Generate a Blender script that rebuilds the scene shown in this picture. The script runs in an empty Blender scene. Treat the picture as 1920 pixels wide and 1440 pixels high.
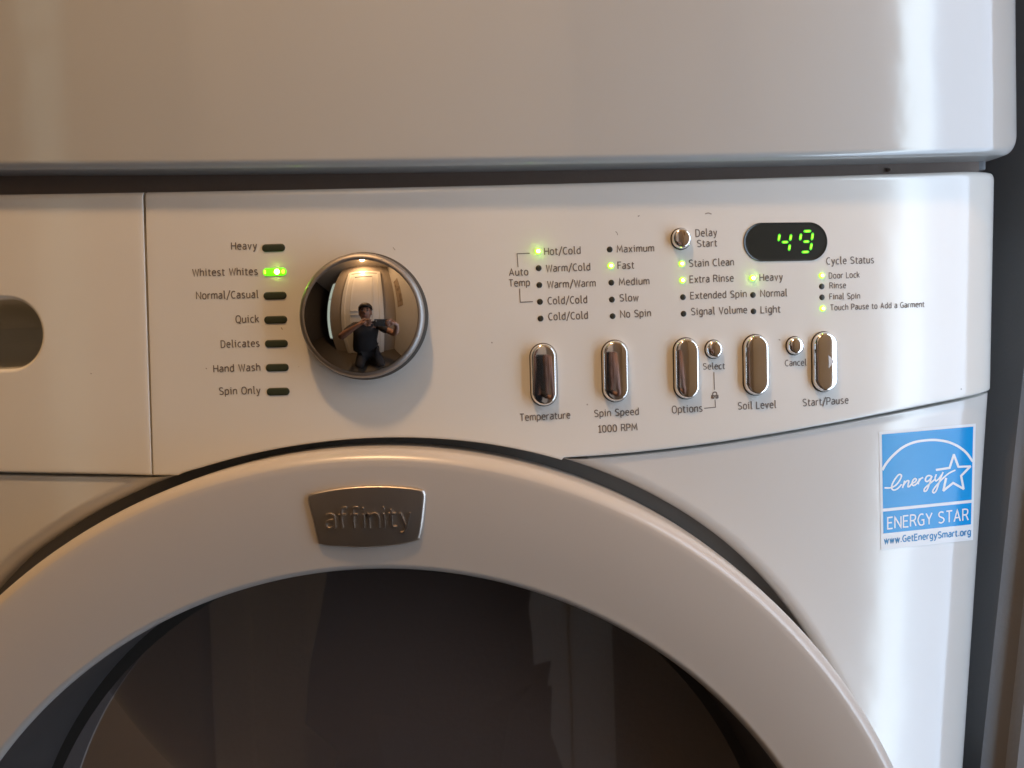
import bpy, bmesh, math, random
import numpy as np
from mathutils import Vector, Matrix
random.seed(4)
C = bpy.context.scene.collection
scn = bpy.context.scene

# ------------------------------------------------------------------ camera
FPX, PITCH, ROLL = 1636.0, math.radians(2.7), math.radians(2.1)
CAM = np.array([.0717, -.45, .827])
Fv = np.array([0, math.cos(PITCH), -math.sin(PITCH)])
R0 = np.array([1., 0, 0]); U0 = np.cross(R0, Fv)
Uv = math.cos(ROLL)*U0 + math.sin(ROLL)*R0
Rv = math.cos(ROLL)*R0 - math.sin(ROLL)*U0
cd = bpy.data.cameras.new('camera'); cam = bpy.data.objects.new('camera', cd); C.objects.link(cam)
cd.sensor_width = 36; cd.lens = 36*FPX/1920; cd.clip_start = .01; cd.clip_end = 50
m = Matrix.Identity(4)
for i in range(3):
    m[i][0] = Rv[i]; m[i][1] = Uv[i]; m[i][2] = -Fv[i]; m[i][3] = CAM[i]
cam.matrix_world = m
scn.camera = cam

# ------------------------------------------------------------------ world, light, exposure
w = bpy.data.worlds.new("World"); scn.world = w; w.use_nodes = True
bg = w.node_tree.nodes['Background']; bg.inputs[0].default_value = (.50, .56, .62, 1); bg.inputs[1].default_value = .10
scn.view_settings.view_transform = 'Standard'; scn.view_settings.look = 'None'
scn.view_settings.exposure = .07; scn.view_settings.gamma = 1
scn.cycles.max_bounces = 8; scn.cycles.diffuse_bounces = 4; scn.cycles.glossy_bounces = 5
scn.cycles.transparent_max_bounces = 8
def area(name, loc, target, sx, sy, power, col, shape='RECTANGLE'):
    l = bpy.data.lights.new(name, 'AREA'); l.shape = shape; l.size = sx; l.size_y = sy; l.energy = power; l.color = col
    o = bpy.data.objects.new(name, l); C.objects.link(o); o.location = loc
    o.rotation_euler = (Vector(target)-Vector(loc)).to_track_quat('-Z', 'Y').to_euler()
    return o
CEIL, BACK, RIGHT = 2.75, -1.12, .66
P_LAMP, ES_W = 21.0, 6.2
LX, LY = -.22, -.74
area('ceiling_lamp_light', (LX, LY, CEIL-.12), (LX, LY, 0), .16, .16, P_LAMP, (1, .60, .29), 'DISK')

# ------------------------------------------------------------------ materials
def mat(name, col, rough=.5, metal=0, emit=None, es=0, coat=0, spec=.5, bump=None, var=None):
    M = bpy.data.materials.new(name); M.use_nodes = True
    nt = M.node_tree; b = nt.nodes['Principled BSDF']
    b.inputs['Base Color'].default_value = (*col, 1); b.inputs['Roughness'].default_value = rough
    b.inputs['Metallic'].default_value = metal; b.inputs['Specular IOR Level'].default_value = spec
    b.inputs['Coat Weight'].default_value = coat; b.inputs['Coat Roughness'].default_value = .04
    if emit: b.inputs['Emission Color'].default_value = (*emit, 1); b.inputs['Emission Strength'].default_value = es
    tc = nt.nodes.new('ShaderNodeNewGeometry')
    if bump:
        last = None
        for sc, st in bump:
            n = nt.nodes.new('ShaderNodeTexNoise'); n.inputs['Scale'].default_value = sc; n.inputs['Detail'].default_value = 3
            nt.links.new(tc.outputs['Position'], n.inputs['Vector'])
            bp = nt.nodes.new('ShaderNodeBump'); bp.inputs['Distance'].default_value = st; bp.inputs['Strength'].default_value = 1
            nt.links.new(n.outputs['Fac'], bp.inputs['Height'])
            if last: nt.links.new(last.outputs['Normal'], bp.inputs['Normal'])
            last = bp
        nt.links.new(last.outputs['Normal'], b.inputs['Normal'])
        if coat: nt.links.new(last.outputs['Normal'], b.inputs['Coat Normal'])
    if var:
        sc, col2, lo, hi = var
        n = nt.nodes.new('ShaderNodeTexNoise'); n.inputs['Scale'].default_value = sc; n.inputs['Detail'].default_value = 5
        nt.links.new(tc.outputs['Position'], n.inputs['Vector'])
        r = nt.nodes.new('ShaderNodeMapRange'); r.inputs[1].default_value = lo; r.inputs[2].default_value = hi
        nt.links.new(n.outputs['Fac'], r.inputs[0])
        mx = nt.nodes.new('ShaderNodeMix'); mx.data_type = 'RGBA'
        mx.inputs[6].default_value = (*col, 1); mx.inputs[7].default_value = (*col2, 1)
        nt.links.new(r.outputs[0], mx.inputs[0]); nt.links.new(mx.outputs[2], b.inputs['Base Color'])
    return M
def enamel(name, col, rough, grime, sheen=.7):
    """glossy white appliance shell with faint waviness, grain and a few small specks"""
    M = mat(name, col, rough, bump=[(22, .00025), (2600, .000004)], var=(7, tuple(c*grime for c in col), .42, .75))
    nt = M.node_tree; b = nt.nodes['Principled BSDF']; b.inputs['IOR'].default_value = 1.68
    if sheen:
        b.inputs['Coat Weight'].default_value = sheen; b.inputs['Coat Roughness'].default_value = .42
    g = nt.nodes.new('ShaderNodeNewGeometry')
    v = nt.nodes.new('ShaderNodeTexVoronoi'); v.inputs['Scale'].default_value = 42
    nt.links.new(g.outputs['Position'], v.inputs['Vector'])
    r = nt.nodes.new('ShaderNodeMapRange'); r.inputs[1].default_value = .012; r.inputs[2].default_value = .028
    nt.links.new(v.outputs['Distance'], r.inputs[0])
    n = nt.nodes.new('ShaderNodeTexNoise'); n.inputs['Scale'].default_value = 13
    nt.links.new(g.outputs['Position'], n.inputs['Vector'])
    gt = nt.nodes.new('ShaderNodeMath'); gt.operation = 'LESS_THAN'; gt.inputs[1].default_value = .56
    nt.links.new(n.outputs['Fac'], gt.inputs[0])
    mxm = nt.nodes.new('ShaderNodeMath'); mxm.operation = 'MAXIMUM'
    nt.links.new(r.outputs[0], mxm.inputs[0]); nt.links.new(gt.outputs[0], mxm.inputs[1])
    prev = b.inputs['Base Color'].links[0].from_socket
    mx = nt.nodes.new('ShaderNodeMix'); mx.data_type = 'RGBA'
    mx.inputs[6].default_value = (.30, .26, .21, 1)
    nt.links.new(prev, mx.inputs[7]); nt.links.new(mxm.outputs[0], mx.inputs[0]); nt.links.new(mx.outputs[2], b.inputs['Base Color'])
    return M
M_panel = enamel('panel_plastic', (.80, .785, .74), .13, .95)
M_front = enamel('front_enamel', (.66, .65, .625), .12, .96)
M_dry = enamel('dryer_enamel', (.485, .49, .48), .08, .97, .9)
M_door = enamel('door_plastic', (.56, .52, .48), .30, .97, 0)
M_print = mat('grey_print', (.155, .128, .11), .6)
M_chrome = mat('chrome', (.80, .78, .76), .035, 1)
M_bezel = mat('satin_chrome', (.40, .37, .35), .50, 1, bump=[(900, .00002)])
M_btn = mat('button_chrome', (.86, .84, .82), .08, 1)
M_rim = mat('dark_rim', (.06, .05, .04), .8, bump=[(900, .0003)])  # plain dark tone for the dial skirt and button surrounds
M_dark = mat('dark_recess', (.045, .042, .038), .6, bump=[(300, .0002)])
M_cav = mat('dark_gasket', (.20, .195, .185), .6)
M_slot = mat('unlit_lens', (.035, .045, .025), .35)
M_led_off = mat('unlit_indicator', (.030, .030, .022), .35)
M_lcd = mat('display_glass', (.020, .024, .022), .22)
M_led = mat('lit_indicator', (.3, .8, .1), .3, emit=(.30, 1, .02), es=3.2)
M_ledhot = mat('bright_indicator', (.5, .9, .2), .3, emit=(.50, 1, .08), es=110)
M_led_dim = mat('glowing_lens', (.1, .6, .05), .3, emit=(.13, 1, .0), es=1.5)
M_seg = mat('digit_glow', (.1, .6, .05), .4, emit=(.06, 1, .0), es=.44)
M_ledmid = mat('indicator_core', (.3, .8, .1), .3, emit=(.62, 1, .10), es=30)
M_segcore = mat('digit_core', (.3, .8, .1), .4, emit=(.40, 1, .0), es=1.25)
M_plate = mat('brushed_nameplate', (.62, .56, .50), .38, 1, bump=[(160, .00008)])
M_plate_l = mat('nameplate_letter', (.85, .76, .68), .28, 1)
M_blue = mat('sticker_blue', (.001, .30, .72), .22)
M_stw = mat('sticker_white', (.80, .83, .86), .22)
M_stp = mat('sticker_blue_print', (.03, .24, .52), .3)
M_bowl = mat('tinted_plastic', (.13, .10, .095), .3)
M_drum = mat('drum_metal', (.16, .14, .14), .35, .8)
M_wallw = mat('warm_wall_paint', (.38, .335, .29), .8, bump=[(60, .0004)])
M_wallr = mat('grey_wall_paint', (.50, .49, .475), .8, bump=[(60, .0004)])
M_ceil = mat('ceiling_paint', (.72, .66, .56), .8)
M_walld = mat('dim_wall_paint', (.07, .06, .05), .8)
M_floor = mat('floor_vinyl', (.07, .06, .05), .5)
M_doorw = mat('white_door_paint', (.82, .81, .78), .35)
M_board = mat('grey_board', (.15, .15, .153), .7, bump=[(400, .0002)])
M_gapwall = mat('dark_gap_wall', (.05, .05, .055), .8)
M_skin = mat('skin', (.28, .145, .10), .5)
M_shirt = mat('black_shirt', (.018, .017, .02), .85)
M_hair = mat('dark_hair', (.03, .018, .012), .6)
M_jean = mat('dark_trousers', (.014, .013, .016), .85)
M_phone = mat('black_phone', (.015, .015, .017), .25)
M_lens = mat('lens_glass', (.10, .10, .11), .1)
M_shade = mat('lamp_shade', (.9, .8, .6), .5, emit=(1, .60, .30), es=38)
M_pane = mat('window_daylight', (.8, .9, 1), .5, emit=(.70, .87, 1), es=ES_W*1.25)
M_pane2 = mat('curtain_daylight', (.7, .8, .9), .5, emit=(.56, .74, 1), es=ES_W*.62)
M_art = mat('picture_print', (.30, .24, .18), .6, var=(11, (.17, .13, .10), .5, .62))
# smoked glass: tinted see-through with a fresnel sheen
M_glass = bpy.data.materials.new('smoked_glass'); M_glass.use_nodes = True
nt = M_glass.node_tree; nt.nodes.clear()
o_ = nt.nodes.new('ShaderNodeOutputMaterial'); mxs = nt.nodes.new('ShaderNodeMixShader')
tr = nt.nodes.new('ShaderNodeBsdfTransparent'); tr.inputs[0].default_value = (.55, .48, .46, 1)
gl = nt.nodes.new('ShaderNodeBsdfGlossy'); gl.inputs['Roughness'].default_value = .03; gl.inputs[0].default_value = (.9, .95, 1, 1)
fr = nt.nodes.new('ShaderNodeFresnel'); fr.inputs[0].default_value = 1.85
nt.links.new(fr.outputs[0], mxs.inputs[0]); nt.links.new(tr.outputs[0], mxs.inputs[1]); nt.links.new(gl.outputs[0], mxs.inputs[2])
df = nt.nodes.new('ShaderNodeBsdfDiffuse'); df.inputs[0].default_value = (.58, .47, .44, 1)
mx2 = nt.nodes.new('ShaderNodeMixShader'); mx2.inputs[0].default_value = .16
nt.links.new(mxs.outputs[0], mx2.inputs[1]); nt.links.new(df.outputs[0], mx2.inputs[2]); nt.links.new(mx2.outputs[0], o_.inputs[0])

# ------------------------------------------------------------------ helpers
def ob(name, V, F, M, parent=None, smooth=True, label=None, kind=None, sharp=None):
    me = bpy.data.meshes.new(name); me.from_pydata([tuple(map(float, v)) for v in V], [], F); me.update()
    bm = bmesh.new(); bm.from_mesh(me); bmesh.ops.recalc_face_normals(bm, faces=bm.faces)
    bm.to_mesh(me); bm.free()
    if smooth:
        me.polygons.foreach_set('use_smooth', [True]*len(me.polygons))
        if sharp: me.set_sharp_from_angle(angle=math.radians(sharp))
    me.materials.append(M)
    o = bpy.data.objects.new(name, me); C.objects.link(o)
    if parent:
        o.parent = parent
        o.location = -Vector(origin(parent))
    if label: o['label'] = label
    if kind: o['kind'] = kind
    return o
def origin(o):
    p = Vector((0, 0, 0))
    while o: p += o.location; o = o.parent
    return p
def thing(name, loc, label, cat, group=None):
    o = bpy.data.objects.new(name, None); C.objects.link(o); o.location = loc; o.empty_display_size = .05
    o['label'] = label; o['category'] = cat
    if group: o['group'] = group
    return o
def tag(o, label, cat, group=None):
    o['label'] = label; o['category'] = cat
    if group: o['group'] = group
    return o
def orient(V, F, M, name, parent, **k): return ob(name, V, F, M, parent, **k)
def box(x0, x1, y0, y1, z0, z1):
    V = [(x, y, z) for x in (x0, x1) for y in (y0, y1) for z in (z0, z1)]
    return V, [(0, 1, 3, 2), (4, 6, 7, 5), (0, 4, 5, 1), (2, 3, 7, 6), (0, 2, 6, 4), (1, 5, 7, 3)]
def bbox(name, b, M, parent=None, bev=.002, label=None, kind=None):
    V, F = box(*b)
    o = ob(name, V, F, M, parent, False, label, kind)
    if bev:
        bm = bmesh.new(); bm.from_mesh(o.data)
        bmesh.ops.bevel(bm, geom=bm.edges[:], offset=bev, segments=2, affect='EDGES', profile=.6)
        bm.to_mesh(o.data); bm.free()
    return o
def grid(rows):
    """list of equal-length vertex rows -> verts, quads"""
    n = len(rows[0]); V = [v for r in rows for v in r]; F = []
    for i in range(len(rows)-1):
        for j in range(n-1):
            F.append((i*n+j, i*n+j+1, (i+1)*n+j+1, (i+1)*n+j))
    return V, F
def merge(parts):
    V, F = [], []
    for v, f in parts:
        k = len(V); V += list(v); F += [tuple(i+k for i in q) for q in f]
    return V, F
def revolve(prof, cx, cz, n=192, cy=0, a0=0, a1=360, tilt=0):
    """profile of (r, y) swept round the y axis through (cx, cz)"""
    V, F = [], []; full = abs(a1-a0) >= 360; na = n if full else n+1
    for i in range(na):
        a = math.radians(a0+(a1-a0)*i/n)
        for r, y in prof:
            X, Z, Y = r*math.sin(a), r*math.cos(a), y
            if tilt: Z, Y = Z*math.cos(tilt)+Y*-math.sin(tilt), Y*math.cos(tilt)+Z*math.sin(tilt)
            V.append((cx+X, cy+Y, cz+Z))
    m_ = len(prof)
    for i in range(n):
        j = (i+1) % na
        for k in range(m_-1): F.append((i*m_+k, i*m_+k+1, j*m_+k+1, j*m_+k))
    return V, F
def ray(px, py): return Fv + Rv*(px-960)/FPX - Uv*(py-720)/FPX
def onto(px, py, Y):
    """point where the sight line of a photo pixel meets surface y = Y(x, z)"""
    d = ray(px, py); g = lambda t: CAM[1]+d[1]*t-Y(CAM[0]+d[0]*t, CAM[2]+d[2]*t)
    a = .36/d[1]; b = a
    while g(b) < 0 and b*d[1] < .60: a = b; b += .012
    for _ in range(22):
        m_ = .5*(a+b)
        if g(m_) < 0: a = m_
        else: b = m_
    P = CAM+d*b
    return float(P[0]), float(P[2])

# ------------------------------------------------------------------ the washer's front surface
HW, X0, KB, CC = .3522, .319, .32, .019       # half width, start of the corner roll, bow, corner depth
def halfw(z):
    return (z-.90)*.03 if z > .79 else -.0033+(z-.79)*.078
def ubow(x, z, hw=HW, x0=X0, kb=KB, cc=CC, taper=True):
    s = abs(x)
    if taper:
        k = min(1, max(0, (s-.16)/.183)); s = s-halfw(z)*k*k*(3-2*k)
    s = min(s, hw-.0002); y = kb*s*s
    if s > x0:
        t = (s-x0)/(hw-x0); y += cc*(1-math.sqrt(max(0, 1-t*t)))
    return y
PAN = lambda x, z: ubow(x, z)
LOW = lambda x, z: ubow(x, z)+.0022
def xcols(xa, dx):
    """x positions from xa to the right edge, crowding round the corner roll"""
    n = max(2, int((X0-xa)/dx)); xs = [xa+(X0-xa)*i/n for i in range(n+1)]
    return xs+[X0+(HW-X0)*math.sin(math.radians(90*i/26)) for i in range(1, 27)]
def place(s, z):
    """surface column s -> world x at height z"""
    x = s+halfw(z)*min(1, max(0, (abs(s)-.16)/.183))**2*(3-2*min(1, max(0, (abs(s)-.16)/.183))) if s > 0 else s
    return x
def base_y(s):
    y = KB*s*s
    if s > X0: y += CC*(1-math.sqrt(max(0, 1-min(1, (s-X0)/(HW-X0))**2)))
    return y

DX, DZ = -.006, .4845        # door axis
XZ = [onto(*p, PAN) for p in [(0, 362), (270, 360), (640, 352), (1180, 338), (1560, 328), (1700, 323), (1835, 320.7)]]
ztop_fit = np.polyfit([p[0] for p in XZ], [p[1] for p in XZ], 2)
ztop = lambda x: float(np.polyval(ztop_fit, x))
SM = [onto(*p, PAN) for p in [(1053, 859), (1240, 841.7), (1456.7, 814.6), (1640, 780.2), (1780, 751), (1852, 735.5)]]
seam_fit = np.polyfit([p[0] for p in SM], [p[1] for p in SM], 3)
zseamR = lambda x: float(np.polyval(seam_fit, x))
L0, L1 = onto(0, 886, PAN), onto(289, 891, PAN)
zseamL = lambda x: L1[1]+(x-L1[0])*(L0[1]-L1[1])/(L0[0]-L1[0])
BND = [(0, 1080), (62, 1030), (125, 987.5), (250, 919), (350, 890), (480, 851), (625, 825), (725, 821), (850, 826.5), (960, 842), (1011, 854), (1053, 861), (1128, 882), (1269, 955), (1409, 1062), (1503, 1156), (1573, 1245)]
bp_ = [onto(*p, PAN) for p in BND]
RB = .3012
def circz(x, R=RB): return DZ-.0035+math.sqrt(max(1e-9, R*R-(x-DX-.0)**2))
res = np.polyfit([p[0] for p in bp_], [p[1]-circz(p[0]) for p in bp_], 4)
def zband(x):
    xc = min(.25, max(-.20, x))
    return circz(x)+float(np.polyval(res, xc))
XB0, XB1 = onto(347, 892, PAN)[0], onto(1053, 860, PAN)[0]     # where the arc meets the straight seams

washer = thing('washing_machine', (0, .3, 0), 'white front loading washing machine with chrome dial, lit green indicators and round door', 'washing machine')

def column_panel(name, cols, zb, zt, base, M, parent, rb=.0012, rt=.0035, wall=.03, nrow=70, extra=None, rows_pow=1, vround=None):
    """a bowed sheet: per column from zb to zt, its lower and upper edges rolled back into walls"""
    rows = []
    for s in cols:
        lo, hi = zb(s), zt(s); col = []
        col.append((lo, wall)); col.append((lo, rb))
        for k in range(1, 5):
            a = math.radians(90*k/5); col.append((lo+rb*(1-math.cos(a)), rb*(1-math.sin(a))))
        a0_, a1_ = lo+rb, hi-rt
        for k in range(nrow+1):
            t = (k/nrow)**rows_pow; col.append((a0_+(a1_-a0_)*t, 0))
        for k in range(1, 9):
            a = math.radians(90*k/8); col.append((hi-rt*(1-math.sin(a)), rt*(1-math.cos(a))))
        col.append((hi, wall))
        r = []
        for z, dy in col:
            y = base(s)+dy
            if extra: y += extra(s, z)
            r.append((place(s, z), y, z))
        rows.append(r)
    return rows

# control panel
xa = onto(276, 420, PAN)[0]; xl = onto(289, 889, PAN)[0]
def zbot_panel(s):
    if s < XB0: return zseamL(s)
    if s > XB1: return zseamR(s)
    return zband(s)
pcols = [xa]+[XB0, XB1]+xcols(xa, .0035)[1:]
pcols = sorted(set(pcols))
WR = .0045
def pan_edge(s, z): return 0
ztop_r = lambda s: ztop(s)-(0 if s < HW-WR else WR*(1-math.sqrt(max(0, 1-((s-HW+WR)/WR)**2))))
rows = column_panel('control_panel', pcols, zbot_panel, ztop_r, base_y, M_panel, washer)
# the seam beside the drawer leans very slightly: shear the left edge
def shear(v):
    x, y, z = v
    k = max(0, 1-(x-xa)/.02)
    return (x+k*(xl-xa)*(.905-z)/.14, y, z)
rows = [[shear(v) for v in r] for r in rows]
# left edge rolled back into the seam, right edge into the side wall
r0 = rows[0]; pre = []
for k in range(0, 4):
    a = math.radians(90*k/4); pre.append([(x-.0004*math.cos(a), y+.0004*(1-math.sin(a)), z) for x, y, z in r0])
pre = [[(x, y+.03, z) for x, y, z in pre[0]]]+pre
post = [[(x, .30, z) for x, y, z in rows[-1]]]
V, F = grid(pre+rows+post)
panel = ob('control_panel', V, F, M_panel, washer, sharp=50)

# drawer front on the left of the panel
dcols = [-.343+.0035*i for i in range(int((xa-.0021+.343)/.0035)+1)]+[xa-.0021]
def zbd(s): return zseamL(s)
rows = column_panel('detergent_drawer', dcols, zbd, ztop, base_y, M_panel, washer)
def shear2(v):
    x, y, z = v; k = max(0, 1-(xa-x)/.02)
    return (x+k*(xl-xa)*(.905-z)/.14, y, z)
rows = [[shear2(v) for v in r] for r in rows]
re_ = rows[-1]; post = []
for k in range(1, 5):
    a = math.radians(90*k/4); post.append([(x+.0004*math.sin(a), y+.0004*(1-math.cos(a)), z) for x, y, z in re_])
post.append([(x, .03, z) for x, y, z in post[-1]])
V, F = grid(rows+post)
drawer = ob('detergent_drawer', V, F, M_panel, washer, sharp=50)

# finger recess: a stadium hole with rolled lip cut through the drawer front
def stadium(cx, cz, hw, hh, n=20):
    P = []
    for i in range(n+1):
        a = math.radians(90-180*i/n); P.append((cx+hw-hh+hh*math.cos(a), cz+hh*math.sin(a)))
    for i in range(n+1):
        a = math.radians(-90-180*i/n); P.append((cx-hw+hh+hh*math.cos(a), cz+hh*math.sin(a)))
    return P
hR = onto(77, 625, PAN); hT = onto(10, 561, PAN); hB = onto(10, 692, PAN)
hh = (hT[1]-hB[1])/2; hcz = (hT[1]+hB[1])/2; hcx = hR[0]-.075+hh*0; hwid = .075
bm = bmesh.new()
P = stadium(hcx, hcz, hwid, hh, 24)
vs = [[bm.verts.new((x, y, z)) for x, z in P] for y in (-.02, .028)]
n = len(P)
for i in range(n):
    j = (i+1) % n; bm.faces.new((vs[0][i], vs[0][j], vs[1][j], vs[1][i]))
bm.faces.new(vs[0]); bm.faces.new(list(reversed(vs[1])))
bmesh.ops.recalc_face_normals(bm, faces=bm.faces)
cme = bpy.data.meshes.new('cutter'); bm.to_mesh(cme); bm.free()
def cut(target, cutter_mesh):
    """boolean difference done by bmesh on the sheet: drop faces wholly inside, snap the rim"""
    pass
# remove the sheet inside the stadium outline and stitch a rolled lip and pocket to it
def sd(x, z, cx, cz, hw, hh):
    qx = max(abs(x-cx)-(hw-hh), 0); return math.hypot(qx, z-cz)-hh
bm = bmesh.new(); bm.from_mesh(drawer.data)
lip = .0022; off = origin(drawer)
ed = 0
kill = [f for f in bm.faces if all(sd(v.co.x, v.co.z, hcx, hcz, hwid, hh) < lip+.0 for v in f.verts) and f.calc_center_median().y < .029]
bmesh.ops.delete(bm, geom=kill, context='FACES')
for v in bm.verts:
    if v.is_boundary and v.co.y < .02:
        d = sd(v.co.x, v.co.z, hcx, hcz, hwid, hh)
        if d < lip+.004:
            cxx = min(max(v.co.x, hcx-hwid+hh), hcx+hwid-hh)
            dx, dz = v.co.x-cxx, v.co.z-hcz; L = math.hypot(dx, dz) or 1
            v.co.x = cxx+dx/L*(hh+lip); v.co.z = hcz+dz/L*(hh+lip); v.co.y = PAN(v.co.x, v.co.z)
bm.to_mesh(drawer.data); bm.free()
parts = []
levels = [(lip+.0012, .0002), (lip, 0), (lip*.6, .0002), (lip*.25, .0008), (0, .0020), (-.0003, .006), (-.0012, .020), (-.004, .034), (-.014, .038)]
M_pocket_shade = mat('shaded_pocket', (.36, .355, .32), .4)  # panel plastic darkened, the recess's shade put into the colour
rws = []
for o_f, dy in levels:
    P = stadium(hcx, hcz, hwid+o_f, hh+o_f, 24); P.append(P[0])
    rws.append([(x, PAN(x, z)+dy, z) for x, z in P])
ob('handle_lip', *grid(rws[:7]), M_panel, drawer, sharp=60)
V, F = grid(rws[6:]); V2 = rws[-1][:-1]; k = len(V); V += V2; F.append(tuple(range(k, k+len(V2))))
ob('handle_recess', V, F, M_pocket_shade, drawer, sharp=60)

# lower front panel, two wings beside the door
def roll(x, z):
    zc = DZ-.0035; r = math.hypot(x-DX, z-zc); ct = max(0, (z-zc)/r)
    d = r-RB-float(np.polyval(res, min(.25, max(-.20, x))))*ct
    W, D = .0075, .010
    if d >= W: return 0
    t = 1-max(0, d)/W; return D*(1-math.sqrt(max(0, 1-t*t)))**1.1
SB = DX+.2855
def wing(name, cols, seam, side):
    rows = []
    for s in cols:
        lo = zband(s) if s < SB else max(.30, zband(SB)-3.0*(s-SB))
        hi = seam(s)-.0020; hi = max(hi, lo+.0006)
        col = [(lo, .05)]
        for k in range(91):
            t = (k/90)**1.8; col.append((lo+(hi-lo)*t, 0))
        col += [(hi+.0003, .0003), (hi+.0004, .03)]
        rr = []
        for j, (z, dy) in enumerate(col):
            e = roll(s, z)
            if j == 0: e = 0
            rr.append((place(s, z) if side > 0 else s, base_y(abs(s))+.0022+dy+e, z))
        rows.append(rr)
    if side > 0: rows.append([(x, .3, z) for x, y, z in rows[-1]])
    V, F = grid(rows); return ob(name, V, F, M_front, washer, sharp=60)
nR = 150
rc = [XB1-.006+(X0-XB1+.006)*i/nR for i in range(nR+1)]+[X0+(HW-X0)*math.sin(math.radians(90*i/26)) for i in range(1, 27)]
wing('front_panel', rc, zseamR, 1)
lc = [-.343+(XB0+.006+.343)*i/nR for i in range(nR+1)]
wing('front_panel', lc, zseamL, -1)

# cabinet shell and dark gap behind the front
bbox('cabinet', (-.335, .33, .06, .66, .02, .905), M_dark, washer, .004)

# door: bulging ring, inner wall, smoked glass bowl
def arc(cx, cy, rx, ry, a0, a1, n):
    return [(cx+rx*math.cos(math.radians(a0+(a1-a0)*i/n)), cy+ry*math.sin(math.radians(a0+(a1-a0)*i/n))) for i in range(n+1)]
# profile rows (radius, y, centre z shift, centre x shift): the opening sits a little low in the ring
prof = [(.2900, .045, 0), (.2916, .012, 0), (.2918, -.004, 0)]+[(r, y, 0) for r, y in arc(.2850, -.0075, .0068, .0100, 0, -80, 14)]
r_a = prof[-1][0]; y_a = prof[-1][1]; OPEN_R, OPEN_S = .2488, -.0192
face = [(r_a+(OPEN_R+.0040-r_a)*i/16, y_a-.0006*math.sin(math.radians(180*i/16))+.0052*(i/16)**1.2, OPEN_S*(i/16)) for i in range(1, 17)]
prof += face
yf = face[-1][1]
prof += [(OPEN_R+.0040*(1-math.sin(math.radians(a))), yf+.0055*(1-math.cos(math.radians(a))), OPEN_S) for a in range(10, 91, 10)]
inner = [prof[-1], (.2480, yf+.012, OPEN_S), (.243, .030, OPEN_S*.7), (.2335, .050, OPEN_S*.3), (.2265, .060, .003)]
V, F = [], []; n_ = 288; m_ = len(prof)
for i in range(n_):
    a = 2*math.pi*i/n_
    for r, y, sh in prof: V.append((DX+r*math.sin(a), y, DZ+sh+r*math.cos(a)))
for i in range(n_):
    j = (i+1) % n_
    for k in range(m_-1): F.append((i*m_+k, i*m_+k+1, j*m_+k+1, j*m_+k))
door = ob('door', V, F, M_door, washer, sharp=55)
V, F = [], []; mi = len(inner)
for i in range(n_):
    a = 2*math.pi*i/n_
    for r, y, sh in inner: V.append((DX+(r+.0002)*math.sin(a), y, DZ+sh+(r+.0002)*math.cos(a)))
for i in range(n_):
    j = (i+1) % n_
    for k in range(mi-1): F.append((i*mi+k, i*mi+k+1, j*mi+k+1, j*mi+k))
ob('inner_bezel', V, F, mat('dark_bezel', (.070, .062, .060), .45), door)
# gasket band behind the ring
V, F = revolve([(.262, .040), (.280, .020), (.300, .020), (.318, .020)], DX, DZ, 192)
V = [(x, y+KB*x*x*.9, z) for x, y, z in V]
ob('door_gasket', V, F, M_cav, washer)
# glass bowl
gz = DZ+.0035
def dome(R, y0, h, n=24): return [(R*math.sin(math.radians(90*i/n))+1e-4, y0-h*math.cos(math.radians(90*i/n))) for i in range(n+1)]
V, F = revolve([(1e-4, .052)]+[(.222*i/20, .052+.008*(i/20)**2) for i in range(1, 21)], DX, DZ, 160)
ob('door_glass', V, F, M_glass, door, label='smoked glass')
V, F = revolve([(.2225, .062), (.219, .066), (.206, .072), (.203, .090), (.196, .094), (.189, .094), (.184, .120), (.172, .200), (.165, .235)], DX, DZ, 160)
ob('glass_bowl', V, F, M_bowl, door)
V, F = revolve([(.240, .2), (.240, .45), (1e-4, .45)], DX, DZ, 96)
ob('drum', V, F, M_drum, washer)

# ------------------------------------------------------------------ stroke lettering
def cr(P, n=5):
    """smooth curve through points; a doubled point is a corner"""
    out = []; seg = [P[0]]; segs = []
    for a, b in zip(P, P[1:]):
        if a == b: segs.append(seg); seg = [b]
        else: seg.append(b)
    segs.append(seg)
    for s in segs:
        if len(s) == 2: out += s
        elif len(s) > 2:
            closed = math.hypot(s[0][0]-s[-1][0], s[0][1]-s[-1][1]) < 1e-6
            q = ([s[-2]] if closed else [(2*s[0][0]-s[1][0], 2*s[0][1]-s[1][1])])+s+([s[1]] if closed else [(2*s[-1][0]-s[-2][0], 2*s[-1][1]-s[-2][1])])
            for i in range(1, len(q)-2):
                p0, p1, p2, p3 = q[i-1:i+3]
                for k in range(n+(i == len(q)-3)):
                    t = k/n
                    out.append(tuple(.5*((2*p1[d])+(-p0[d]+p2[d])*t+(2*p0[d]-5*p1[d]+4*p2[d]-p3[d])*t*t+(-p0[d]+3*p1[d]-3*p2[d]+p3[d])*t**3) for d in (0, 1)))
    r = [out[0]]
    for p in out[1:]:
        if math.hypot(p[0]-r[-1][0], p[1]-r[-1][1]) > 1e-4: r.append(p)
    return r
def El(cx, cy, rx, ry, a0=90, a1=450, n=20):
    r = []
    for i in range(n+1):
        a = math.radians(a0+(a1-a0)*i/n); c, s = math.cos(a), math.sin(a)
        r.append((cx+rx*math.copysign(abs(c)**.82, c), cy+ry*math.copysign(abs(s)**.82, s)))
    return ('raw', r)
X = 7.1
S_c = [(5.0, 8.9), (3.2, 9.7), (1.2, 9.3), (.3, 7.7), (.9, 6.1), (2.7, 5.1), (4.6, 4.1), (5.4, 2.5), (4.5, .9), (2.6, .15), (.2, .9)]
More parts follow.
